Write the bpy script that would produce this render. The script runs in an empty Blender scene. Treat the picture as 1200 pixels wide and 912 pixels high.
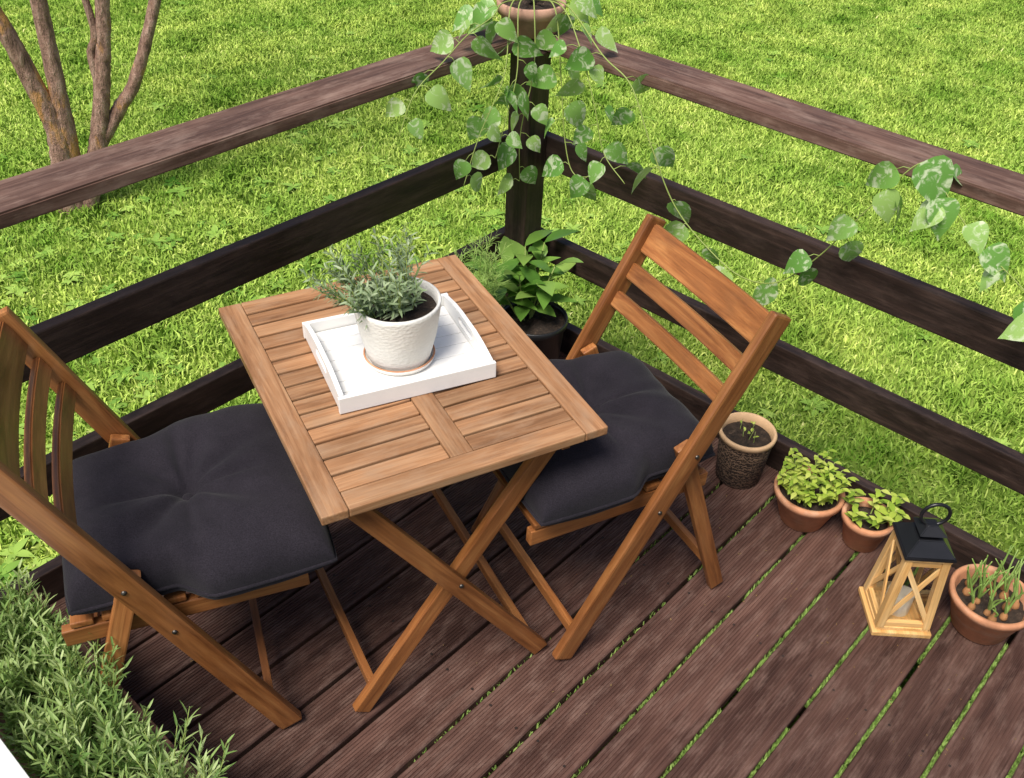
import bpy, bmesh, math, random
import numpy as np
from mathutils import Vector, Matrix, Quaternion
random.seed(7); rng=np.random.default_rng(7)
R=random.random
def U(a,b): return a+(b-a)*R()
scene=bpy.context.scene
COL=scene.collection
# ------------------------------------------------------------ helpers
def link(o,parent=None):
    COL.objects.link(o)
    if parent: o.parent=parent
    return o
def empty(name,loc=(0,0,0),rot=0):
    e=bpy.data.objects.new(name,None); e.empty_display_size=.1
    e.location=loc; e.rotation_euler=(0,0,rot); return link(e)
def mesh_obj(name,verts,faces,mat,parent=None,smooth=False,rnd=None):
    me=bpy.data.meshes.new(name); me.from_pydata([tuple(v) for v in verts],[],faces)
    if mat: me.materials.append(mat)
    if smooth: me.polygons.foreach_set('use_smooth',[True]*len(me.polygons))
    if rnd is not None:
        a=me.attributes.new('rnd','FLOAT','POINT'); a.data.foreach_set('value',rnd)
    me.update(); o=bpy.data.objects.new(name,me); return link(o,parent)
def bm_obj(name,bm,mat,parent=None,smooth=False):
    me=bpy.data.meshes.new(name); bm.to_mesh(me); bm.free()
    if mat: me.materials.append(mat)
    if smooth: me.polygons.foreach_set('use_smooth',[True]*len(me.polygons))
    o=bpy.data.objects.new(name,me); return link(o,parent)
def board(name,p0,p1,w,t,wdir,mat,parent=None,bev=.003):
    p0=Vector(p0);p1=Vector(p1);x=p1-p0;L=x.length;x.normalize()
    y=Vector(wdir);y=(y-x*y.dot(x)).normalized();z=x.cross(y)
    bm=bmesh.new();bmesh.ops.create_cube(bm,size=1)
    bmesh.ops.scale(bm,vec=(L,w,t),verts=bm.verts)
    if bev: bmesh.ops.bevel(bm,geom=bm.edges[:],offset=bev,segments=2,profile=.6,affect='EDGES')
    o=bm_obj(name,bm,mat,parent)
    M=Matrix((x,y,z)).transposed().to_4x4(); M.translation=(p0+p1)/2
    o.matrix_local=M
    return o
def lathe(name,prof,mat,parent=None,seg=48,loc=(0,0,0),smooth=True):
    vs=[];fs=[];n=len(prof)
    for i in range(seg):
        a=2*math.pi*i/seg
        for r,z in prof: vs.append((r*math.cos(a)+loc[0],r*math.sin(a)+loc[1],z+loc[2]))
    for i in range(seg):
        j=(i+1)%seg
        for k in range(n-1): fs.append((i*n+k,j*n+k,j*n+k+1,i*n+k+1))
    o=mesh_obj(name,vs,fs,mat,parent,smooth)
    return o
def catmull(pts,sub=8):
    P=[Vector(p) for p in pts];P=[P[0]*2-P[1]]+P+[P[-1]*2-P[-2]];out=[]
    for i in range(1,len(P)-2):
        for s in range(sub):
            t=s/sub;a,b,c,d=P[i-1:i+3]
            out.append(.5*((2*b)+(c-a)*t+(2*a-5*b+4*c-d)*t*t+(3*b-a-3*c+d)*t**3))
    out.append(P[-2]);return out
class Acc:
    def __init__(s): s.v=[];s.f=[];s.r=[]
    def tube(s,pts,r0,r1,seg=6,rn=.5,noise=0):
        n0=len(s.v);N=len(pts)
        for i,p in enumerate(pts):
            d=(pts[min(i+1,N-1)]-pts[max(i-1,0)]).normalized()
            a=d.orthogonal().normalized() if i==0 else (pa-d*pa.dot(d)).normalized()
            pa=a;b=d.cross(a);r=r0+(r1-r0)*i/(N-1)
            for k in range(seg):
                an=2*math.pi*k/seg;rr=r*(1+noise*U(-1,1))
                s.v.append(p+a*math.cos(an)*rr+b*math.sin(an)*rr);s.r.append(rn)
        for i in range(N-1):
            for k in range(seg):
                j=(k+1)%seg
                s.f.append((n0+i*seg+k,n0+i*seg+j,n0+(i+1)*seg+j,n0+(i+1)*seg+k))
        s.f.append(tuple(n0+(N-1)*seg+k for k in range(seg)))
    def leaf(s,base,d,up,L,W,prof,droop=.2,fold=.25,rn=None):
        d=Vector(d).normalized();up=Vector(up);side=d.cross(up)
        if side.length<1e-3: side=d.orthogonal()
        side.normalize();up=side.cross(d).normalized()
        if rn is None: rn=R()
        n0=len(s.v)
        for t,w in prof:
            tt=max(t,0);c=Vector(base)+d*(L*t)-up*(droop*L*tt*tt)
            s.v+= [c+side*(w*W)+up*(fold*w*W),c-up*0,c-side*(w*W)+up*(fold*w*W)];s.r+=[rn]*3
        for i in range(len(prof)-1):
            a=n0+3*i;s.f+=[(a,a+1,a+4,a+3),(a+1,a+2,a+5,a+4)]
    def obj(s,name,mat,parent=None,smooth=True):
        return mesh_obj(name,s.v,s.f,mat,parent,smooth,s.r)
HEART=[(-.06,.20),(-.02,.40),(.12,.52),(.30,.52),(.5,.42),(.7,.27),(.88,.10),(1.02,.0)]
OVATE=[(0,.03),(.15,.28),(.35,.48),(.55,.48),(.75,.32),(.9,.14),(1,.0)]
LANCE=[(0,.1),(.3,.5),(.7,.4),(1,.0)]
# ------------------------------------------------------------ material kit
def mat(name):
    m=bpy.data.materials.new(name);m.use_nodes=True;nt=m.node_tree
    b=nt.nodes['Principled BSDF'];return m,nt,b
def N(nt,t,**k):
    n=nt.nodes.new(t)
    for a,v in k.items(): setattr(n,a,v)
    return n
def ramp(nt,fac,stops):
    r=N(nt,'ShaderNodeValToRGB');e=r.color_ramp.elements
    e[0].position=stops[0][0];e[0].color=(*stops[0][1],1);e[1].position=stops[-1][0];e[1].color=(*stops[-1][1],1)
    for p,c in stops[1:-1]:
        x=e.new(p);x.color=(*c,1)
    nt.links.new(fac,r.inputs[0]);return r.outputs[0]
def mix(nt,fac,a,b,mode='MIX'):
    m=N(nt,'ShaderNodeMix',data_type='RGBA',blend_type=mode)
    for s,v in ((m.inputs[0],fac),(m.inputs[6],a),(m.inputs[7],b)):
        if isinstance(v,(int,float)): s.default_value=v
        elif isinstance(v,tuple): s.default_value=(*v,1)
        else: nt.links.new(v,s)
    return m.outputs[2]
def noise(nt,vec,scale,detail=4,rough=.55,dist=0):
    n=N(nt,'ShaderNodeTexNoise');n.inputs['Scale'].default_value=scale;n.inputs['Detail'].default_value=detail
    n.inputs['Roughness'].default_value=rough;n.inputs['Distortion'].default_value=dist
    if vec: nt.links.new(vec,n.inputs['Vector'])
    return n.outputs['Fac']
def objvec(nt,scale=(1,1,1),rand=True):
    tc=N(nt,'ShaderNodeTexCoord');mp=N(nt,'ShaderNodeMapping');mp.inputs['Scale'].default_value=scale
    if rand:
        oi=N(nt,'ShaderNodeObjectInfo');mu=N(nt,'ShaderNodeMath',operation='MULTIPLY');mu.inputs[1].default_value=37
        nt.links.new(oi.outputs['Random'],mu.inputs[0])
        va=N(nt,'ShaderNodeVectorMath',operation='ADD');nt.links.new(tc.outputs['Object'],va.inputs[0]);nt.links.new(mu.outputs[0],va.inputs[1])
        nt.links.new(va.outputs[0],mp.inputs['Vector'])
    else: nt.links.new(tc.outputs['Object'],mp.inputs['Vector'])
    return mp.outputs[0]
def bump(nt,h,b,strength=.3,dist=.002):
    bp=N(nt,'ShaderNodeBump');bp.inputs['Strength'].default_value=strength;bp.inputs['Distance'].default_value=dist
    nt.links.new(h,bp.inputs['Height']);nt.links.new(bp.outputs[0],b.inputs['Normal'])
def wood(name,dark,mid,light,rough=.5,grain=22,vary=.35,worn=None,wornamt=.5,bs=.35,spec=.5,wscale=3.0):
    m,nt,b=mat(name)
    g=noise(nt,objvec(nt,(1.6,grain,grain)),2.2,4,.62,.6)
    c=ramp(nt,g,[(.28,dark),(.5,mid),(.72,light)])
    f=noise(nt,objvec(nt,(4,110,110)),2.0,2,.6)
    c=mix(nt,.38,c,ramp(nt,f,[(.3,(.35,.33,.31)),(.7,(1,1,1))]),'MULTIPLY')
    bl=noise(nt,objvec(nt,(2.5,5,5)),1.4,3,.6)
    c=mix(nt,.5,c,ramp(nt,bl,[(.3,(.55,.52,.5)),(.7,(1.25,1.22,1.2))]),'MULTIPLY')
    oi=N(nt,'ShaderNodeObjectInfo');mr=N(nt,'ShaderNodeMapRange');mr.inputs[3].default_value=1-vary;mr.inputs[4].default_value=1+vary
    nt.links.new(oi.outputs['Random'],mr.inputs[0])
    hs=N(nt,'ShaderNodeHueSaturation');nt.links.new(mr.outputs[0],hs.inputs['Value']);nt.links.new(c,hs.inputs['Color']);c=hs.outputs[0]
    if worn:
        w=noise(nt,objvec(nt,(3,9,9)),wscale,4,.7)
        wf=ramp(nt,w,[(.48,(0,0,0)),(.72,(wornamt,)*3)])
        c=mix(nt,wf,c,worn)
    nt.links.new(c,b.inputs['Base Color'])
    rr=ramp(nt,bl,[(.3,(rough-.1,)*3),(.7,(rough+.12,)*3)]);nt.links.new(rr,b.inputs['Roughness'])
    b.inputs['Specular IOR Level'].default_value=spec
    bump(nt,f,b,bs,.0012);return m
def plain(name,c,rough=.5,metal=0,vary=.15,scale=30,bs=.1,spec=.5,stain=None):
    m,nt,b=mat(name);n=noise(nt,objvec(nt),scale,4,.6)
    col=ramp(nt,n,[(.3,tuple(x*(1-vary) for x in c)),(.7,tuple(min(1,x*(1+vary)) for x in c))])
    if stain:
        s=noise(nt,objvec(nt,(1,1,2.5)),11,4,.65)
        col=mix(nt,ramp(nt,s,[(.5,(0,0,0)),(.72,(.55,.55,.55))]),col,stain)
    nt.links.new(col,b.inputs['Base Color']);b.inputs['Roughness'].default_value=rough;b.inputs['Metallic'].default_value=metal
    b.inputs['Specular IOR Level'].default_value=spec
    bump(nt,n,b,bs,.002);return m
def foliage(name,stops,rough=.45,trans=.35,varieg=None,world=False,spec=.35,matte=False):
    m,nt,b=mat(name)
    at=N(nt,'ShaderNodeAttribute',attribute_name='rnd')
    c=ramp(nt,at.outputs['Fac'],stops)
    tc=N(nt,'ShaderNodeTexCoord')
    if world:
        ge=N(nt,'ShaderNodeNewGeometry')
        n1=noise(nt,ge.outputs['Position'],2.2,2.0,.9)
        c=mix(nt,.9,c,ramp(nt,n1,[(.30,(.46,.64,.40)),(.5,(1,1,1)),(.70,(1.38,1.22,1.35))]),'MULTIPLY')
    if varieg:
        v=noise(nt,tc.outputs['Object'],38,3,.6,1.0)
        c=mix(nt,ramp(nt,v,[(.51,(0,0,0)),(.62,(.8,.8,.8))]),c,varieg)
    out=nt.nodes['Material Output'].inputs[0]
    if matte:
        nt.nodes.remove(b);b=N(nt,'ShaderNodeBsdfDiffuse');nt.links.new(c,b.inputs[0])
    else:
        nt.links.new(c,b.inputs['Base Color']);b.inputs['Roughness'].default_value=rough
        b.inputs['Specular IOR Level'].default_value=spec
    if trans:
        t=N(nt,'ShaderNodeBsdfTranslucent');nt.links.new(c,t.inputs[0])
        ms=N(nt,'ShaderNodeMixShader');ms.inputs[0].default_value=trans
        nt.links.new(b.outputs[0],ms.inputs[1]);nt.links.new(t.outputs[0],ms.inputs[2])
        nt.links.new(ms.outputs[0],out)
    else: nt.links.new(b.outputs[0],out)
    return m
M_deck=wood('deck_stain',(.052,.024,.018),(.093,.046,.035),(.15,.080,.061),.6,14,.22,(.22,.14,.112),.55,.5,.3,4.5)
M_rail=wood('rail_stain_dark',(.013,.0075,.0055),(.028,.016,.012),(.058,.034,.026),.55,20,.15,(.095,.060,.047),.4,.5,.35)
M_cap=wood('handrail_stain',(.062,.033,.024),(.125,.069,.051),(.21,.128,.098),.6,24,.12,(.30,.205,.16),.55,.5,.3)
M_chair=wood('acacia_oiled',(.17,.055,.015),(.335,.125,.036),(.50,.22,.07),.42,18,.25,(.26,.11,.04),.45)
M_table=wood('acacia_weathered',(.20,.092,.040),(.37,.188,.088),(.51,.30,.16),.5,20,.22,(.36,.23,.14),.6,.4,.35)
M_pine=wood('pine_varnish',(.62,.33,.10),(.80,.49,.19),(.88,.62,.30),.35,14,.06)
M_planter=wood('planter_board',(.09,.045,.03),(.16,.08,.055),(.26,.14,.1),.6,20,.1)
M_whitew=plain('white_paint',(.84,.83,.80),.4,0,.03,25,.05)
M_black=plain('black_metal',(.014,.014,.016),.3,.2,.3,8,.03)
M_blackp=plain('black_plastic',(.014,.014,.015),.35,0,.2,20,.05)
M_terra=plain('terracotta',(.53,.245,.13),.8,0,.25,18,.3,.2,(.62,.45,.33))
M_terrad=plain('terracotta_aged',(.46,.27,.19),.8,0,.3,14,.3,.2,(.30,.20,.15))
def soil_mat():
    m,nt,b=mat('potting_soil');n=noise(nt,objvec(nt),60,5,.7)
    nt.links.new(ramp(nt,n,[(.35,(.014,.009,.006)),(.6,(.045,.028,.018)),(.74,(.15,.105,.07))]),b.inputs['Base Color'])
    b.inputs['Roughness'].default_value=.95;bump(nt,n,b,1,.006);return m
M_soil=soil_mat()
def ceramic():
    m,nt,b=mat('white_ceramic_hammered')
    v=N(nt,'ShaderNodeTexVoronoi');v.inputs['Scale'].default_value=110
    nt.links.new(objvec(nt,(1,1,1.5),False),v.inputs['Vector'])
    b.inputs['Base Color'].default_value=(.80,.77,.72,1);b.inputs['Roughness'].default_value=.4
    bump(nt,v.outputs['Distance'],b,.45,.0022);return m
M_cer=ceramic()
def fabric():
    m,nt,b=mat('charcoal_canvas')
    v=objvec(nt,(1,1,1),False)
    n=noise(nt,v,7,3,.6);f=noise(nt,v,420,2,.6)
    c=ramp(nt,n,[(.3,(.0125,.0110,.0145)),(.7,(.022,.0190,.0245))])
    c=mix(nt,.6,c,ramp(nt,f,[(.3,(.45,.45,.45)),(.7,(1.7,1.65,1.7))]),'MULTIPLY')
    nt.links.new(c,b.inputs['Base Color']);b.inputs['Roughness'].default_value=.95
    b.inputs['Sheen Weight'].default_value=.06;b.inputs['Sheen Roughness'].default_value=.5
    b.inputs['Specular IOR Level'].default_value=.12
    bump(nt,f,b,.5,.0012);return m
M_fab=fabric()
M_grass=foliage('grass_blades',[(0,(.19,.32,.045)),(.5,(.37,.53,.09)),(.9,(.58,.70,.18)),(1,(.72,.68,.32))],.6,0,None,True,.2,True)
M_poth=foliage('pothos_leaf',[(0,(.12,.29,.05)),(.6,(.22,.43,.09)),(1,(.38,.56,.16))],.3,.3,(.68,.75,.50))
M_rose=foliage('rosemary_leaf',[(0,(.16,.23,.11)),(.6,(.28,.37,.19)),(1,(.44,.52,.32))],.55,.25)
M_lav=foliage('planter_leaf',[(0,(.14,.26,.06)),(.6,(.29,.43,.12)),(1,(.50,.62,.26))],.5,.3)
M_laur=foliage('laurel_leaf',[(0,(.08,.19,.03)),(.6,(.16,.32,.05)),(1,(.30,.46,.10))],.3,.25)
M_basil=foliage('basil_leaf',[(0,(.24,.38,.04)),(.6,(.44,.55,.08)),(1,(.60,.66,.16))],.4,.3)
M_dill=foliage('dill_leaf',[(0,(.24,.40,.08)),(1,(.45,.62,.18))],.5,.35)
M_stem=foliage('green_stem',[(0,(.2,.3,.06)),(1,(.36,.42,.12))],.5,.1)
M_tleaf=foliage('tree_leaf',[(0,(.05,.12,.02)),(1,(.12,.22,.04))],.5,.3,matte=True)
M_weed=foliage('weed_leaf',[(0,(.12,.25,.04)),(1,(.30,.45,.09))],.5,0,None,True,.2,True)
# ------------------------------------------------------------ ground
def ground_mat():
    m,nt,b=mat('lawn_soil');ge=N(nt,'ShaderNodeNewGeometry')
    n=noise(nt,ge.outputs['Position'],3,3,.7)
    c=ramp(nt,n,[(.3,(.10,.17,.025)),(.55,(.20,.29,.045)),(.75,(.28,.34,.08))])
    nt.links.new(c,b.inputs['Base Color']);b.inputs['Roughness'].default_value=.95;b.inputs['Specular IOR Level'].default_value=.1;return m
GZ=-.4
mesh_obj('ground',[(-150,-150,GZ),(150,-150,GZ),(150,150,GZ),(-150,150,GZ)],[(0,1,2,3)],ground_mat())
def patch(n,seed,size=1.02):
    g=np.random.default_rng(seed)
    x=g.uniform(-size/2,size/2,n);y=g.uniform(-size/2,size/2,n)
    cl=np.zeros(n)
    for _ in range(26):
        cx,cy=g.uniform(-.5,.5,2);s=g.uniform(.025,.10);cl+=g.uniform(.2,1.0)*np.exp(-((x-cx)**2+(y-cy)**2)/(2*s*s))
    cl=np.clip(cl,0,1.2)
    h=(g.uniform(.014,.034,n))*(1+.95*cl);w=g.uniform(.0024,.0046,n)*(1+.3*cl)
    a=g.uniform(0,2*np.pi,n);ln=g.uniform(.1,1.15,n)
    la=g.uniform(0,2*np.pi,n)
    dx,dy=np.cos(a),np.sin(a);lx,ly=np.cos(la),np.sin(la)
    V=np.zeros((n,5,3))
    V[:,0]=np.stack([x-dx*w,y-dy*w,x*0],1);V[:,1]=np.stack([x+dx*w,y+dy*w,x*0],1)
    mx=x+lx*h*ln*.35;my=y+ly*h*ln*.35;mz=h*.6
    V[:,2]=np.stack([mx+dx*w*.9,my+dy*w*.9,mz],1);V[:,3]=np.stack([mx-dx*w*.9,my-dy*w*.9,mz],1)
    V[:,4]=np.stack([x+lx*h*ln,y+ly*h*ln,h*(1.05-.35*ln)],1)
    V=V.reshape(-1,3);i=np.arange(n)*5
    loops=np.concatenate([np.stack([i,i+1,i+2,i+3],1).ravel(),np.stack([i+3,i+2,i+4],1).ravel()])
    starts=np.concatenate([np.arange(n)*4,4*n+np.arange(n)*3]);tot=np.concatenate([np.full(n,4),np.full(n,3)])
    me=bpy.data.meshes.new('grass_patch');me.vertices.add(5*n);me.vertices.foreach_set('co',V.ravel())
    me.loops.add(7*n);me.loops.foreach_set('vertex_index',loops.astype(np.int32))
    me.polygons.add(2*n);me.polygons.foreach_set('loop_start',starts.astype(np.int32));me.polygons.foreach_set('loop_total',tot.astype(np.int32))
    r=np.repeat(np.clip(g.beta(2.2,2.2,n)-.18*cl,0,1),5);at=me.attributes.new('rnd','FLOAT','POINT');at.data.foreach_set('value',r)
    me.materials.append(M_grass);me.update(calc_edges=True);return me
PM=[patch(9500,s) for s in (1,2,3,4,5)]
lawn=empty('lawn_grass')
for ix in range(-2,12):
    for iy in range(-4,11):
        cx,cy=ix+.5,iy+.5
        if cx<1.0 and cy<1.0: continue
        if (cx**2+cy**2)**.5>12.5: continue
        o=bpy.data.objects.new('grass_patch',random.choice(PM));o.location=(cx,cy,GZ);o.rotation_euler=(0,0,random.randrange(4)*math.pi/2)
        o.scale=(1,1,U(.85,1.15));link(o,lawn)
w=Acc()
for _ in range(800):
    x,y=U(.2,9),U(-1,9)
    if x<2.5 and y<2.2: continue
    if R()<.4: x,y=U(.2,3.5),U(2.1,4.5)
    n=random.randint(5,9);rr=U(.03,.065);rn=R()
    for k in range(n):
        a=2*math.pi*k/n+U(-.3,.3)
        w.leaf((x,y,GZ+.012),(math.cos(a),math.sin(a),U(.25,.8)),(0,0,1),rr*U(.8,1.2),rr*.5,OVATE,.45,.2,min(1,max(0,rn+U(-.2,.2))))
w.obj('lawn_weeds',M_weed)
# ------------------------------------------------------------ deck
deck=empty('wooden_deck')
def deck_board(y0,y1,k):
    w=y1-y0;prof=[(0,-.028),(0,-.004),(.003,0),(.009,0)]
    n=int((w-.018)/.0078);p=(w-.018)/n
    for i in range(n):
        a=.009+i*p
        prof+=[(a+p*.22,0),(a+p*.36,-.0026),(a+p*.64,-.0026),(a+p*.78,0)]
    prof+=[(w-.009,0),(w-.003,0),(w,-.004),(w,-.028)]
    L0,L1=-1.4,2.192;vs=[];fs=[];m=len(prof)
    for X in (L0,L1):
        for yy,z in prof: vs.append((X,yy-w/2,z))
    for i in range(m-1): fs.append((i,m+i,m+i+1,i+1))
    fs.append(tuple(range(m,2*m)));fs.append((0,m-1,2*m-1,m))
    o=mesh_obj('board',vs,fs,M_deck,deck);o.location=(0,(y0+y1)/2+U(-.001,.001),U(-.0015,.0015));return o
P=.142;gaps=[.212+P*k for k in range(-17,12)]
for k in range(len(gaps)-1): deck_board(gaps[k]+.0052,gaps[k+1]-.0052,k)
deck_board(gaps[-1]+.0055,1.896,99)
for X in (-.8,-.2,.4,1.0,1.6,2.14):
    board('joist',(X,-2.1,-.082),(X,1.88,-.082),.045,.10,(1,0,0),M_rail,deck)
sc=Acc()
for X in (.4,1.0,1.6,2.14):
    for k in range(len(gaps)-1):
        for dy in (.03,.112):
            c=Vector((X+U(-.006,.006),gaps[k]+dy+U(-.003,.003),.0016));n0=len(sc.v)
            sc.v+=[c+Vector((math.cos(a)*.0035,math.sin(a)*.0035,0)) for a in [i*math.pi/4 for i in range(8)]];sc.r+=[.5]*8;sc.f.append(tuple(range(n0,n0+8)))
sc.obj('screw_heads',plain('screw_steel',(.05,.035,.03),.5,.6),deck,False)
board('curb_right',(2.217,-2.1,-.02),(2.217,1.90,-.02),.24,.035,(0,0,1),M_rail,deck,.004)
board('curb_left',(-1.4,1.918,-.02),(2.234,1.918,-.02),.24,.035,(0,0,1),M_rail,deck,.004)
mg=Acc()
for k,g in enumerate(gaps):
    if g<-.6 or g>1.0: continue
    dens=1.4 if g<.45 else (.8 if g<.7 else .2)
    for _ in range(int(2100*dens)):
        x=U(.5,2.19)
        if math.sin(x*9+k*2.1)+math.sin(x*23+k)>1.2: continue
        mg.leaf((x,g+U(-.006,.006),-.026),(U(-.6,.6),U(-.3,.3),1),(R()-.5,R()-.5,.1),U(.010,.025),.0045,LANCE,.2,.2)
mg.obj('gap_grass',M_dill)
lit=Acc()
for _ in range(150):
    x,y=(U(1.5,2.17),U(-.2,1.2)) if R()<.6 else (U(.5,2.1),U(-.3,1.7))
    a=U(0,6.28);lit.leaf((x,y,.0025),(math.cos(a),math.sin(a),.05),(0,0,1),U(.003,.009),U(.002,.004),OVATE,.05,.1)
lit.obj('leaf_litter',plain('dry_litter',(.20,.13,.06),.9,0,.4,60,.1,.1))
# ------------------------------------------------------------ railing
rail=empty('deck_railing')
def prism(name,poly,z0,z1,mat,parent):
    bm=bmesh.new();vs=[bm.verts.new((x,y,z0)) for x,y in poly];f=bm.faces.new(vs)
    r=bmesh.ops.extrude_face_region(bm,geom=[f]);bmesh.ops.translate(bm,vec=(0,0,z1-z0),verts=[v for v in r['geom'] if isinstance(v,bmesh.types.BMVert)])
    bmesh.ops.recalc_face_normals(bm,faces=bm.faces);bmesh.ops.bevel(bm,geom=bm.edges[:],offset=.004,segments=2,affect='EDGES')
    return bm_obj(name,bm,mat,parent)
prism('handrail_left',[(-1.5,1.872),(2.168,1.872),(2.308,2.012),(-1.5,2.012)],1.018,1.052,M_cap,rail)
o=prism('handrail_right',[(0,-.0015),(-.14,.1385),(-4,.1385),(-4,-.0015)],0,.034,M_cap,rail)
o.matrix_local=Matrix.Translation((2.3085,2.0115,1.018))@Matrix.Rotation(math.pi/2,4,'Z')
for nm,zc,h in (('mid',.698,.105),('low',.365,.092)):
    board(nm+'_rail_left',(-1.5,1.918,zc),(2.234,1.918,zc),h,.035,(0,0,1),M_rail,rail,.004)
    board(nm+'_rail_right',(2.217,-2.1,zc),(2.217,1.8995,zc),h,.035,(0,0,1),M_rail,rail,.004)
board('corner_post',(2.155,1.858,-.02),(2.155,1.858,1.016),.088,.084,(0,1,0),M_rail,rail,.004)
board('post_a',(-1.3,1.858,-.02),(-1.3,1.858,1.016),.088,.084,(0,1,0),M_rail,rail,.004)
board('post_b',(2.155,-1.9,-.02),(2.155,-1.9,1.016),.088,.084,(0,1,0),M_rail,rail,.004)
board('footing',(2.155,1.858,GZ-.1),(2.155,1.858,-.14),.088,.084,(0,1,0),M_rail,rail,.004)
# ------------------------------------------------------------ table
tab=empty('folding_table',(1.120,1.300,0),math.atan2(-.347,.938))
hx,hy,TZ=.3025,.3735,.72
for s in (-1,1):
    board('side_board',(s*(hx-.026),-hy,TZ-.0105),(s*(hx-.026),hy,TZ-.0105),.052,.021,(1,0,0),M_table,tab)
    board('end_board',(-hx+.053,s*(hy-.025),TZ-.0105),(hx-.053,s*(hy-.025),TZ-.0105),.050,.021,(0,1,0),M_table,tab)
    board('apron',(s*.225,-hy+.03,TZ-.04),(s*.225,hy-.03,TZ-.04),.034,.02,(0,0,1),M_chair,tab)
board('centre_board',(0,-hy+.051,TZ-.0115),(0,hy-.051,TZ-.0115),.048,.021,(1,0,0),M_table,tab)
ns=13;il=2*(hy-.051);pt=il/ns
for i in range(ns):
    yy=-hy+.051+pt*(i+.5)
    for s in (-1,1):
        board('slat',(s*.0255,yy,TZ-.012),(s*(hx-.053),yy,TZ-.012),pt-.0065,.018,(0,1,0),M_table,tab,.0025)
for s in (-1,1):
    y=s*.335
    board('leg_a',(-.235,y,TZ-.03),(.205,y,.012),.042,.022,(1,0,0),M_chair,tab)
    board('leg_b',(.225,y-s*.026,TZ-.03),(-.25,y-s*.026,.012),.042,.022,(1,0,0),M_chair,tab)
board('stretcher_a',(.17,-.325,.075),(.17,.325,.075),.03,.018,(0,0,1),M_chair,tab)
board('stretcher_b',(-.215,-.3,.075),(-.215,.3,.075),.03,.018,(0,0,1),M_chair,tab)
M_bolt=plain('bolt_steel',(.10,.09,.08),.4,.9,.1)
def bolt(parent,x,y,z,s):
    o=lathe('bolt',[(0,.003),(.004,.0025),(.0055,0),(.0055,-.003)],M_bolt,parent,16);o.location=(x,y,z);o.rotation_euler=(s*-math.pi/2,0,0)
bolt(tab,-.012,-.335-.012,.36,-1)
# ------------------------------------------------------------ chairs
def chair(name,ox,oy,fx,fy,K=.46,H=.89):
    c=empty(name,(ox,oy,0),math.atan2(fy,fx))
    D=Vector((-K,0,H)).normalized()
    for s in (-1,1):
        board('back_leg_long',(0,s*.228,.014),(-K,s*.228,H),.054,.023,(1,0,.5),M_chair,c,.006)
        xp=-K*.575/H
        board('rear_leg',(-K-.025,s*.203,.012),(xp+.014,s*.203,.575),.04,.021,(1,0,-.2),M_chair,c,.004)
        board('seat_rail',(-.39,s*.178,.418),(.085,s*.178,.430),.042,.022,(0,0,1),M_chair,c)
        bolt(c,xp,s*.2405,.565,s);bolt(c,-K*.425/H,s*.2405,.425,s)
    def at(z): return Vector((-K*z/H,0,z))
    for i,(z,w_) in enumerate(((H-.045,.075),(H-.125,.042),(H-.195,.042))):
        p=at(z)
        n=8;vs=[];fs=[];Y=.2165
        nrm=Vector((D.z,0,-D.x))
        for k in range(n+1):
            t=-1+2*k/n;off=-nrm*(.012*(1-t*t))
            for a,b in ((-1,-1),(1,-1),(1,1),(-1,1)):
                q=p+off+D*(a*w_/2)+nrm*(b*.009);vs.append((t*Y,q.x-p.x,q.z-p.z))
        for k in range(n):
            for a in range(4):
                b=(a+1)%4;fs.append((4*k+a,4*k+b,4*k+4+b,4*k+4+a))
        fs+= [(0,1,2,3),(4*n+3,4*n+2,4*n+1,4*n)]
        o=mesh_obj('back_slat',vs,fs,M_chair,c);o.matrix_local=Matrix.Translation(p)@Matrix(((0,1,0,0),(1,0,0,0),(0,0,1,0),(0,0,0,1)))
        bm=bmesh.new();bm.from_mesh(o.data);bmesh.ops.recalc_face_normals(bm,faces=bm.faces);bmesh.ops.bevel(bm,geom=[e for e in bm.edges if e.is_manifold and e.calc_face_angle(0)>.6],offset=.003,segments=2,affect='EDGES');bm.to_mesh(o.data);bm.free()
    for i in range(8):
        x=-.35+i*.058
        board('seat_slat',(x,-.19,.452+.012*i/8),(x,.19,.452+.012*i/8),.042,.014,(1,0,0),M_chair,c)
    board('front_stretcher',(-.035,-.216,.085),(-.035,.216,.085),.03,.018,(0,0,1),M_chair,c)
    board('rear_stretcher',(-K+.005,-.192,.10),(-K+.005,.192,.10),.028,.018,(0,0,1),M_chair,c)
    return c
def sst(a,b,x):
    t=min(1,max(0,(x-a)/(b-a)));return t*t*(3-2*t)
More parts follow.
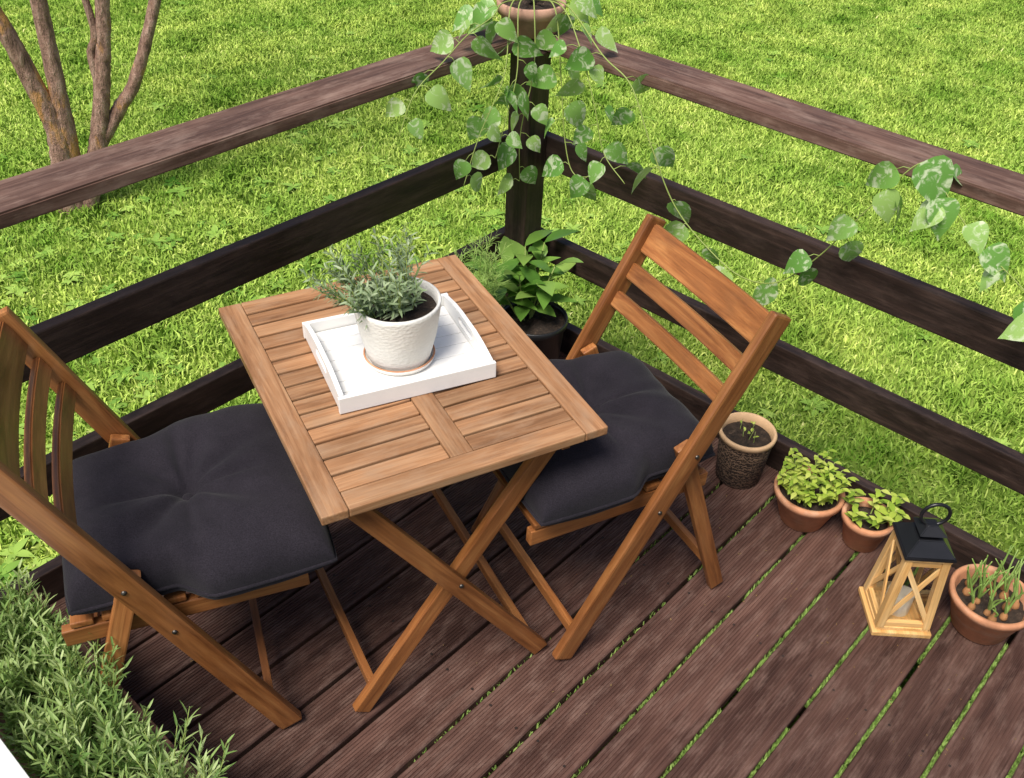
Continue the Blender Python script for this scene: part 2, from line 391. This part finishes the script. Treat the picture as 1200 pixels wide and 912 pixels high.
def cushion(name,ox,oy,fx,fy,seed,dx=0,dy=0,rz=0,S=.245):
    e=empty(name,(ox,oy,0),math.atan2(fy,fx));g=np.random.default_rng(seed)
    n=120;T=.088;vs=[];fs=[];ph=g.uniform(0,6.28,8)
    def pos(u,v,side):
        x=S*u*(1-.05*(1-abs(v))*abs(u)**3);y=S*v*(1-.05*(1-abs(u))*abs(v)**3)
        a=max(abs(u),abs(v));r=math.hypot(u,v);k=1-.045*max(0,r-1)*(a**4)*3
        x*=k;y*=k
        # squeezed in between the chair's side boards, spilling over in front of them
        pin=1-sst(-.06,.015,x)
        lim=.203
        if pin>0 and abs(v)>.5: y*=1-pin*(1-lim/S)*sst(.5,1.0,abs(v))
        th=math.atan2(v,u)
        p=max(0,(1-u**4))**.34*max(0,(1-v**4))**.34
        bt=math.exp(-(r/.10)**2)*.36+math.exp(-(r/.40)**2)*.26
        z=T*p*(1-bt)
        wr=0
        for j,m in enumerate((4,7,11)): wr+=(math.sin(m*th+ph[j]))*(.0055,.004,.0024)[j]
        cr=-.011*math.exp(-((abs(math.sin(2*th)))/.18)**2)
        z+=(wr+cr)*p*math.exp(-((r-.38)/.34)**2)
        ed=math.sin(13*th+ph[4])*math.sin(5*th+ph[5]);z+=ed*.006*p*(a**3)
        return x,y,z*side*(1 if side>0 else .5)
    for side in (1,-1):
        b=len(vs)
        for i in range(n+1):
            for j in range(n+1):
                u=math.sin(math.pi/2*(-1+2*i/n));v=math.sin(math.pi/2*(-1+2*j/n));vs.append(pos(u,v,side))
        for i in range(n):
            for j in range(n):
                q=b+i*(n+1)+j;f=(q,q+n+1,q+n+2,q+1);fs.append(f if side>0 else f[::-1])
    o=mesh_obj('pad',vs,fs,M_fab,e,True);o.location=(-.15+dx,dy,.510);o.rotation_euler=(0,-.03,rz)
    a=Acc();pts=[];m=160
    for k in range(m+1):
        t=(k/m*4)%4;s=int(t);q=-1+2*(t-s)
        u,v=((q,-1),(1,q),(-q,1),(-1,-q))[s];pts.append(Vector(pos(u,v,1)))
    a.tube(pts,.0045,.0045,8);p=a.obj('piping',M_fab,e);p.location=o.location;p.rotation_euler=o.rotation_euler
    bt=lathe('button',[(0,.007),(.008,.0065),(.0125,.003),(.0135,0),(.010,-.003)],M_fab,e,24);bt.location=(o.location.x,o.location.y,o.location.z+pos(0,0,1)[2]+.002)
    return e
F1=(.885,-.465)
chair('folding_chair',.755,1.385,*F1,.40,.91);cushion('seat_cushion',.755,1.385,*F1,3,.03,0,.045,.262)
chair('folding_chair',1.287,1.070,-.94,.34);cushion('seat_cushion',1.287,1.070,-.94,.34,8,-.005,0,-.02,.25)
# ------------------------------------------------------------ tray
tray=empty('serving_tray',(1.133,1.322,TZ),math.atan2(-.40,.917))
tx,ty=.172,.142
board('bottom',(-tx+.01,0,.006),(tx-.01,0,.006),2*ty-.02,.008,(0,1,0),M_whitew,tray,.001)
for s in (-1,1): board('long_side',(-tx,s*ty,.0195),(tx,s*ty,.0195),.039,.010,(0,0,1),M_whitew,tray,.0015)
for s in (-1,1):
    hw=ty-.006
    outer=[(-hw,0),(hw,0),(hw,.039),(hw*.6,.050),(hw*.3,.054),(-hw*.3,.054),(-hw*.6,.050),(-hw,.039)]
    def slot(k):
        a=2*math.pi*k/16;cx=.032 if math.cos(a)>0 else -.032
        return (cx+.010*math.cos(a),.034+.009*math.sin(a))
    bm=bmesh.new();ov=[bm.verts.new((0,y,z)) for y,z in outer];iv=[bm.verts.new((0,*slot(k))) for k in range(16)]
    ed=[bm.edges.new((ov[i],ov[(i+1)%8])) for i in range(8)]+[bm.edges.new((iv[i],iv[(i+1)%16])) for i in range(16)]
    bmesh.ops.triangle_fill(bm,use_beauty=True,edges=ed)
    r=bmesh.ops.extrude_face_region(bm,geom=bm.faces[:]);bmesh.ops.translate(bm,vec=(.010,0,0),verts=[v for v in r['geom'] if isinstance(v,bmesh.types.BMVert)])
    bmesh.ops.recalc_face_normals(bm,faces=bm.faces)
    o=bm_obj('end_panel',bm,M_whitew,tray);o.location=(s*(tx-.008)-.005,0,.0005)
for k in range(7):
    y=-ty+.0075+(k+.5)*(2*ty-.015)/7
    board('groove_strip',(-tx+.014,y,.0112),(tx-.014,y,.0112),.0365,.003,(0,1,0),M_whitew,tray,.0009)
# ------------------------------------------------------------ pots
def soil(parent,r,z,seed=0):
    g=random.Random(seed);vs=[(0,0,z+.006)];fs=[];n=40;rings=10
    for i in range(1,rings+1):
        for k in range(n):
            a=2*math.pi*k/n;rr=r*i/rings;vs.append((rr*math.cos(a),rr*math.sin(a),z+(g.uniform(-.004,.006) if i<rings else -.002)))
    for k in range(n): fs.append((0,1+k,1+(k+1)%n))
    for i in range(rings-1):
        for k in range(n):
            j=(k+1)%n;fs.append((1+i*n+k,1+(i+1)*n+k,1+(i+1)*n+j,1+i*n+j))
    return mesh_obj('soil',vs,fs,M_soil,parent,True)
def pot(parent,rt,rb,h,m,rim=.012,rimh=.022,z=0):
    return lathe('pot',[(0,z),(rb*.9,z),(rb,z+.004),(rt-rim*.5,z+h-rimh),(rt,z+h-rimh+.002),(rt+.001,z+h-.003),(rt-.003,z+h),(rt-.010,z+h),(rt-.013,z+h-.01),(rb*.85,z+.01)],m,parent)
e=empty('potted_rosemary',(1.124,1.305,TZ+.0135))
lathe('saucer',[(0,0),(.066,0),(.074,.004),(.078,.014),(.075,.015),(.07,.006),(0,.005)],M_cer,e)
lathe('saucer_rim',[(.0735,.0145),(.074,.0160),(.0765,.0160),(.0775,.0145)],M_terra,e)
lathe('pot',[(.0,.006),(.062,.006),(.068,.012),(.082,.07),(.090,.125),(.092,.140),(.0925,.148),(.090,.150),(.086,.149),(.083,.13),(.06,.02)],M_cer,e,64)
soil(e,.084,.128,1)
def sprig(A,S,base,d,L,leafL,leafW,n,curve=.5,spread=.8,rn=None):
    d=Vector(d).normalized();pts=[];p=Vector(base);dd=d.copy()
    bend=Vector((U(-1,1),U(-1,1),U(-.2,.9)))*curve
    m=7
    for i in range(m+1):
        pts.append(p.copy());p=p+dd*(L/m);dd=(dd+bend/m).normalized()
    S.tube(pts,.0016,.0008,5)
    for i in range(n):
        t=(i+.6)/n*m;k=min(int(t),m-1);q=pts[k].lerp(pts[k+1],t-k);ax=(pts[k+1]-pts[k]).normalized()
        a=i*2.4;o=ax.orthogonal().normalized();o=Quaternion(ax,a)@o
        r_=None if rn is None else min(1,max(0,rn+.35*(i/n-.5)+U(-.12,.12)))
        A.leaf(q,ax*U(.45,.9)+o*spread,ax,leafL*U(.7,1.15)*(1-.35*i/n),leafW,LANCE,.15,.3,r_)
A=Acc();S=Acc()
for i in range(58):
    a=U(0,2*math.pi);r=.055*math.sqrt(R())
    b=(r*math.cos(a)-.015,r*math.sin(a)+.015,.13)
    out=Vector((math.cos(a)*U(.2,.9)-.33,math.sin(a)*U(.2,.9)+.30,U(.55,1.3)))
    sprig(A,S,b,out,U(.08,.17),.033,.0050,random.randint(16,26),.5)
A.obj('leaves',M_rose,e);S.obj('stems',M_stem,e)
e=empty('potted_laurel',(2.035,1.690,0))
lathe('pot',[(0,0),(.082,0),(.086,.004),(.103,.195),(.110,.197),(.111,.222),(.107,.224),(.103,.21),(.08,.01)],M_blackp,e)
soil(e,.104,.205,2)
A=Acc();S=Acc()
for k in range(8):
    a=k*2.4+.5;sp=U(.15,.5)
    base=Vector((.02*math.cos(a)-.005,.02*math.sin(a)+.035,.2));d=Vector((math.cos(a)*sp-.02,math.sin(a)*sp+.14,1)).normalized();L=U(.14,.27)
    pts=[base,base+d*L*.5,base+d*L];S.tube(pts,.0035,.002,6)
    for j in range(6):
        q=base+d*L*(.35+.65*j/5);an=j*2.4+a
        A.leaf(q,(math.cos(an),math.sin(an),U(.3,1.2)),(0,0,1),U(.085,.13),U(.048,.06),OVATE,.3,.25)
A.obj('leaves',M_laur,e);S.obj('stems',M_stem,e)
e=empty('potted_dill',(1.83,1.775,0))
pot(e,.085,.06,.15,M_terra);soil(e,.072,.128,5)
A=Acc();S=Acc()
for k in range(44):
    a=U(0,6.28);d=Vector((math.cos(a)*U(.1,.6)-.30,math.sin(a)*U(.1,.35),1)).normalized();L=U(.34,.54)
    pts=catmull([(0,0,.13),d*L*.5+Vector((0,0,.13)),d*L+Vector((d.x*.12,d.y*.04,.08))],4);S.tube(pts,.0018,.0008,5)
    for j in range(26):
        t=.4+.6*j/25;q=pts[min(int(t*(len(pts)-1)),len(pts)-2)];an=j*2.4
        dr=Vector((math.cos(an),math.sin(an),U(.1,.7)));l=U(.03,.06)
        for m_ in range(6):
            A.leaf(q+dr*l*(m_/7),dr+Vector((U(-1,1),U(-1,1),U(-.6,.8))),(0,0,1),l*.55,.0020,LANCE,.1,.1)
A.obj('leaves',M_dill,e);S.obj('stems',M_stem,e)
def wicker():
    m,nt,b=mat('woven_seagrass');v=objvec(nt,(1,1,1),False)
    w=N(nt,'ShaderNodeTexWave',bands_direction='Z');w.inputs['Scale'].default_value=24;w.inputs['Distortion'].default_value=9;w.inputs['Detail'].default_value=2;w.inputs['Detail Scale'].default_value=4;nt.links.new(v,w.inputs['Vector'])
    nt.links.new(ramp(nt,w.outputs['Fac'],[(.2,(.045,.025,.015)),(.8,(.26,.16,.095))]),b.inputs['Base Color']);b.inputs['Roughness'].default_value=.8
    bump(nt,w.outputs['Fac'],b,.8,.006);return m
M_wick=wicker()
M_cream=plain('cream_clay',(.62,.40,.22),.7,0,.12,18,.2)
e=empty('potted_seedlings',(2.09,.905,0))
lathe('basket',[(0,0),(.06,0),(.066,.004),(.078,.15),(.079,.158)],M_wick,e)
lathe('rim',[(.077,.158),(.083,.160),(.085,.172),(.081,.178),(.075,.176),(.072,.15),(.07,.12)],M_cream,e)
soil(e,.073,.150,3)
A=Acc();S=Acc()
for k in range(6):
    a=U(0,6.28);r=U(.01,.05);b=Vector((r*math.cos(a),r*math.sin(a),.15));S.tube([b,b+Vector((U(-.01,.01),U(-.01,.01),U(.02,.04)))],.001,.0006,4)
    for j in range(2): A.leaf(b+Vector((0,0,U(.02,.03))),(U(-1,1),U(-1,1),.5),(0,0,1),.012,.006,OVATE)
A.obj('leaves',M_basil,e);S.obj('stems',M_stem,e)
def herb(name,loc,rt,rb,h,nst,Lr,leafL,seed,spread=.8,m=M_terra):
    e=empty(name,loc);pot(e,rt,rb,h,m);soil(e,rt-.015,h-.022,seed)
    A=Acc();S=Acc()
    for k in range(nst):
        a=U(0,6.28);r=(rt-.02)*math.sqrt(R())*.8
        b=Vector((r*math.cos(a),r*math.sin(a),h-.02));d=Vector((math.cos(a)*U(0,spread),math.sin(a)*U(0,spread),1)).normalized();L=U(*Lr)
        S.tube([b,b+d*L*.5,b+d*L],.0018,.001,5)
        for j in range(10):
            q=b+d*L*(.25+.75*j/9);an=j*1.57+(j//2)*.8
            A.leaf(q,(math.cos(an),math.sin(an),U(.1,.7)),(0,0,1),leafL*U(.6,1.1),leafL*.5,OVATE,.35,.2)
    A.obj('leaves',M_basil,e);S.obj('stems',M_stem,e);return e
herb('potted_basil',(2.065,.675,0),.097,.062,.115,34,(.05,.12),.027,11,.7)
herb('potted_basil',(2.10,.510,0),.071,.048,.105,8,(.05,.09),.034,12)
e=empty('potted_onions',(2.045,.150,0));pot(e,.102,.068,.12,M_terra);soil(e,.088,.09,13)
S=Acc()
M_bulb=plain('onion_skin',(.40,.20,.085),.45,0,.35,20,.05)
for k in range(14):
    a=k*2.4;r=.02+.05*(k/14)**.6;x,y=r*math.cos(a)+U(-.006,.006),r*math.sin(a)+U(-.006,.006)
    s_=U(.55,.85)
    lathe('bulb',[(0,-.01*s_),(.011*s_,-.006*s_),(.0145*s_,.004*s_),(.012*s_,.016*s_),(.006*s_,.028*s_),(.004*s_,.042*s_),(0,.046*s_)],M_bulb,e,16,(x,y,.093))
    for j in range(random.randint(2,5)):
        d=Vector((U(-.4,.4),U(-.4,.4),1)).normalized();L=U(.04,.14);b=Vector((x,y,.11));S.tube(catmull([b,b+d*L*.5,b+d*L+Vector((U(-.02,.02),U(-.02,.02),0))],4),.0038,.0012,6,R())
S.obj('shoots',M_dill,e)
# ------------------------------------------------------------ lantern
lan=empty('candle_lantern',(1.922,.325,0),math.atan2(.64,.77))
board('base',(-.075,0,.008),(.075,0,.008),.15,.015,(0,1,0),M_pine,lan,.003)
board('base_step',(-.066,0,.0215),(.066,0,.0215),.132,.011,(0,1,0),M_pine,lan,.002)
zb,zt,rb_,rt_=.026,.258,.058,.045
def lc(sx,sy,z,ins=0):
    t=(z-zb)/(zt-zb);r=rb_+(rt_-rb_)*t-ins;return Vector((sx*r,sy*r,z))
for sx in (-1,1):
    for sy in (-1,1): board('corner_post',lc(sx,sy,zb),lc(sx,sy,zt),.020,.020,(1,0,0),M_pine,lan,.0015)
cs=[(-1,-1),(1,-1),(1,1),(-1,1)]
for i in range(4):
    a=cs[i];b=cs[(i+1)%4];nrm=Vector(((a[0]+b[0])/2,(a[1]+b[1])/2,0))
    board('rail_bottom',lc(*a,zb+.009),lc(*b,zb+.009),.016,.012,(0,0,1),M_pine,lan,.001)
    board('rail_top',lc(*a,zt-.010),lc(*b,zt-.010),.020,.012,(0,0,1),M_pine,lan,.001)
    off=nrm*.002
    board('brace',lc(*a,zb+.018)+off,lc(*b,zt-.016)+off,.013,.005,nrm.cross(lc(*b,zt)-lc(*a,zb)),M_pine,lan,.001)
    board('brace',lc(*b,zb+.018)+off*3.2,lc(*a,zt-.016)+off*3.2,.013,.005,nrm.cross(lc(*a,zt)-lc(*b,zb)),M_pine,lan,.001)
mg_,nt,b=mat('clear_glass');b.inputs['Base Color'].default_value=(.95,.97,.96,1);b.inputs['Roughness'].default_value=.03;b.inputs['Transmission Weight'].default_value=1;b.inputs['IOR'].default_value=1.1
for i in range(4):
    a=cs[i];b2=cs[(i+1)%4];mesh_obj('glass_pane',[lc(*a,zb+.016,.008),lc(*b2,zb+.016,.008),lc(*b2,zt-.014,.008),lc(*a,zt-.014,.008)],[(0,1,2,3)],mg_,lan)
lathe('candle',[(0,.027),(.027,.027),(.028,.03),(.028,.095),(.025,.098),(.012,.094),(0,.094)],plain('candle_wax',(.80,.72,.58),.4,0,.04),lan,32)
def frust(name,r0,r1,z0,z1,m):
    bm=bmesh.new();v=[bm.verts.new((x*r,y*r,z)) for r,z in ((r0,z0),(r1,z1)) for x,y in cs]
    bm.faces.new(v[:4][::-1]);bm.faces.new(v[4:])
    for i in range(4): bm.faces.new((v[i],v[(i+1)%4],v[4+(i+1)%4],v[4+i]))
    bmesh.ops.bevel(bm,geom=bm.edges[:],offset=.0018,segments=2,affect='EDGES');return bm_obj(name,bm,m,lan)
frust('roof_plate',.057,.057,zt+.001,zt+.010,M_pine)
frust('roof_skirt',.062,.061,zt+.0105,zt+.018,M_black);frust('roof_slope',.059,.030,zt+.0185,zt+.050,M_black)
frust('chimney',.022,.022,zt+.0505,zt+.064,M_black);frust('cap',.034,.012,zt+.0645,zt+.082,M_black)
a=Acc();ring=[Vector((0,.033*math.cos(t),zt+.109+.033*math.sin(t))) for t in [math.radians(-75+330*k/32) for k in range(33)]];a.tube(ring,.0046,.0046,8);a.obj('ring_handle',M_black,lan)
# ------------------------------------------------------------ pothos on the corner
e=empty('potted_pothos',(0,0,0))
pc=Vector((2.195,1.900,1.0535))
q=lathe('pot',[(0,0),(.074,0),(.080,.004),(.089,.052),(.098,.054),(.101,.085),(.095,.088),(.086,.07)],M_terrad,e);q.location=pc
so=soil(e,.087,.074,21);so.location=pc
A=Acc();S=Acc();top=pc+Vector((0,0,.09))
def vine(pts,step=.05,L=(.055,.088),r=.0022,bias=(0,0,-.5)):
    P_=catmull(pts,10);S.tube(P_,r,r*.6,6,.6);acc=0;side=1
    for i in range(1,len(P_)):
        acc+=(P_[i]-P_[i-1]).length
        infront=abs(P_[i].x-pc.x)<.14 and abs(P_[i].y-pc.y)<.15 and P_[i].z>.98
        if acc>step*U(.7,1.3) and i>2 and not infront:
            acc=0;side*=-1
            lat=Vector((.68,-.73,0))*side
            d=(lat*U(.5,1)+Vector((U(-.3,.3),U(-.3,.3),U(-.8,.2)))+Vector(bias)*.6).normalized()
            pe=P_[i]+d*U(.02,.045)+Vector((0,0,.012));S.tube([P_[i],(P_[i]+pe)/2+Vector((0,0,.006)),pe],.0013,.001,5)
            n=(Vector((-.45,-.45,.55))+Vector((U(-.8,.8),U(-.8,.8),U(-.4,.4)))).normalized()
            d2=(d+Vector((0,0,-.35))).normalized();ll=U(*L);A.leaf(pe,d2,n,ll,ll*.76,HEART,U(.05,.45),U(.1,.5))
def rp(dx,dy): return top+Vector((dx,dy,.012))
vine([top,rp(-.08,-.08),(2.08,1.78,1.0),(2.04,1.785,.82),(2.05,1.79,.66)],.045)
vine([top,rp(-.12,-.0),(2.0,1.87,1.14),(1.88,1.85,1.12),(1.77,1.83,1.08),(1.66,1.82,1.03),(1.60,1.82,.93)],.055)
vine([top,rp(-.12,-.03),(1.99,1.81,1.0),(1.88,1.80,.85),(1.82,1.80,.72)],.05)
vine([top,rp(-.11,-.05),(2.02,1.79,1.0),(1.97,1.79,.85),(1.94,1.79,.77)],.055)
vine([top,rp(-.04,-.12),(2.13,1.72,.98),(2.12,1.68,.80),(2.11,1.63,.72),(2.11,1.55,.74)],.05)
vine([top,rp(-.02,-.13),(2.13,1.66,1.08),(2.11,1.58,.95),(2.11,1.53,.82),(2.10,1.44,.76)],.05)
vine([top,rp(-.0,-.13),(2.13,1.58,1.08),(2.12,1.47,1.03),(2.11,1.38,.90),(2.12,1.28,.745),(2.12,1.15,.66),(2.12,1.037,.623),(2.11,.93,.66),(2.12,.843,.772),(2.12,.76,.93),(2.145,.69,1.06),(2.16,.64,1.07),(2.13,.60,1.03),(2.12,.50,.955),(2.12,.374,.885),(2.10,.27,.83)],.078,(.055,.088))
for k in range(30):
    a=U(0,6.28);d=Vector((math.cos(a),math.sin(a),U(.2,.9)))
    if d.x*.75+d.y*.65<-.1: continue
    pe=top+d*U(.08,.13);S.tube([top,(top+pe)/2+Vector((0,0,.02)),pe],.0015,.001,5)
    A.leaf(pe,d+Vector((0,0,-.1)),(U(-.3,.3)-.2,U(-.3,.3)-.2,1),U(.07,.10),.07,HEART,.3,.2)
for dd in ((.85,-.95),(-.9,.6)):
    dv=Vector((dd[0],dd[1],-.1)).normalized()
    for j in range(3):
        pe=top+dv*(.11+.02*j)+Vector((U(-.02,.02),U(-.02,.02),U(-.03,.02)));A.leaf(pe,dv+Vector((0,0,-.5)),(-.4,-.4,.8),.08,.062,HEART,.3,.2)
for y,z,l in ((.655,1.09,.115),(.60,1.02,.09),(.73,.99,.08),(.47,.95,.085),(.36,.86,.09),(.52,.99,.07)):
    A.leaf((2.11,y,z),(U(-.3,.1),U(-.7,.3),-.6),(-.6,-.4,.6),l,l*.78,HEART,.25,.25)
A.obj('leaves',M_poth,e);S.obj('vines',M_stem,e)
# ------------------------------------------------------------ planter
e=empty('planter_box',(0,0,0))
y0,y1,x0,x1,ph=.15,1.70,.175,.365,.28
board('front',(x1,y0,ph/2),(x1,y1,ph/2),ph-.004,.02,(0,0,1),M_planter,e);board('back',(x0,y0,ph/2),(x0,y1,ph/2),ph-.004,.02,(0,0,1),M_planter,e)
for y in (y0+.01,y1-.01): board('end',(x0+.011,y,ph/2),(x1-.011,y,ph/2),ph-.01,.02,(0,0,1),M_planter,e)
mesh_obj('soil',[(x0,y0,ph-.03),(x1,y0,ph-.03),(x1,y1,ph-.03),(x0,y1,ph-.03)],[(0,1,2,3)],M_soil,e)
A=Acc();S=Acc()
for i in range(520):
    x=U(x0+.01,x1-.02);y=U(.75,y1-.02)
    ex=(x-(x0+x1)/2)/.1
    d=Vector((ex*.35+U(-.35,.35),U(-.45,.45),1))
    hgt=.85+.40*math.sin(x*31+1)*math.sin(y*17)
    sprig(A,S,(x,y,ph-.03),d,U(.07,.19)*hgt,.044,.0048,random.randint(13,19),.35,.42,R())
A.obj('leaves',M_lav,e);S.obj('stems',M_stem,e)
e=empty('white_bench')
board('seat',(-.06,-.6,.43),(-.06,1.5,.43),.40,.04,(1,0,0),M_whitew,e,.006)
for x in (-.2,.08):
    for y in (-.5,1.38): board('leg',(x,y,.0),(x,y,.409),.05,.05,(1,0,0),M_whitew,e,.004)
board('apron',(.08,-.47,.36),(.08,1.35,.36),.07,.02,(0,0,1),M_whitew,e)
# ------------------------------------------------------------ tree
def bark():
    m,nt,b=mat('bark');v=objvec(nt,(1,1,.35),False);n=noise(nt,v,34,5,.7);l=noise(nt,v,9,4,.7)
    c=ramp(nt,n,[(.3,(.13,.07,.05)),(.5,(.34,.20,.145)),(.7,(.56,.38,.29))])
    c=mix(nt,ramp(nt,l,[(.56,(0,0,0)),(.66,(.75,.75,.75))]),c,(.62,.30,.06))
    nt.links.new(c,b.inputs['Base Color']);b.inputs['Roughness'].default_value=.9;bump(nt,n,b,1,.03);return m
e=empty('tree');T_=Acc();B=bark()
def limb(pts,r0,r1): T_.tube(catmull(pts,10),r0,r1,14,.5,.07)
limb([(1.78,4.52,-.45),(1.80,4.51,-.2),(1.82,4.51,.03),(1.77,4.53,.3),(1.70,4.55,.6),(1.5,4.7,1.3),(1.3,4.8,2.1)],.062,.024)
limb([(1.81,4.50,-.45),(1.85,4.50,-.1),(1.865,4.49,.2),(1.883,4.486,.62),(1.86,4.4,1.3),(1.8,4.3,2.2)],.052,.024)
limb([(1.84,4.49,-.43),(1.93,4.46,-.2),(1.985,4.45,-.05),(2.06,4.42,.25),(2.127,4.39,.6),(2.2,4.3,1.3),(2.2,4.1,2.1)],.052,.022)
limb([(1.99,4.45,-.07),(2.10,4.41,.08),(2.19,4.36,.22),(2.339,4.31,.57),(2.6,4.3,1.2),(2.8,4.3,1.9)],.036,.02)
limb([(2.04,4.43,.18),(2.04,4.44,.35),(2.07,4.42,.5),(2.03,4.5,1.0),(1.95,4.7,1.9)],.022,.012)
T_.obj('trunk',B,e);A=Acc()
for i in range(900):
    c=random.choice([(1.3,4.8,2.6),(1.8,4.3,2.8),(2.2,4.1,2.6),(2.8,4.3,2.4),(1.95,4.7,2.6)])
    p=Vector(c)+Vector((random.gauss(0,.3),random.gauss(0,.3),random.gauss(0,.25)))
    if p.z<1.8: continue
    A.leaf(p,(U(-1,1),U(-1,1),U(-.6,.4)),(0,0,1),.07,.04,OVATE)
A.obj('crown',M_tleaf,e)
# ------------------------------------------------------------ light, world, camera
az=Vector((-1.0,-.15,0)).normalized();el=math.radians(60)
Sd=Vector((az.x*math.cos(el),az.y*math.cos(el),math.sin(el)))
sl=bpy.data.lights.new('sun','SUN');sl.energy=4.5;sl.angle=math.radians(24);sl.color=(1,.955,.88)
so=bpy.data.objects.new('sun',sl);so.rotation_euler=Sd.to_track_quat('Z','Y').to_euler();link(so)
wd=bpy.data.worlds.new('World');scene.world=wd;wd.use_nodes=True;nt=wd.node_tree
sk=nt.nodes.new('ShaderNodeTexSky');sk.sky_type='NISHITA';sk.sun_disc=False;sk.sun_elevation=el;sk.sun_rotation=math.atan2(az.x,az.y)
sk.dust_density=3.0;sk.air_density=.8
bg=nt.nodes['Background'];bg.inputs[1].default_value=.13;nt.links.new(sk.outputs[0],bg.inputs[0])
cam=bpy.data.cameras.new('camera');cam.sensor_width=36;cam.lens=36*1145.6/1200;cam.clip_end=500;cam.clip_start=.05
co=bpy.data.objects.new('camera',cam);link(co)
Mx=Matrix(((.67613,.43773,-.59266),(-.73598,.43877,-.51557),(.03436,.78478,.61883))).to_4x4();Mx.translation=(0,0,2)
co.matrix_world=Mx;scene.camera=co
scene.view_settings.view_transform='Standard';scene.view_settings.look='None';scene.view_settings.exposure=0
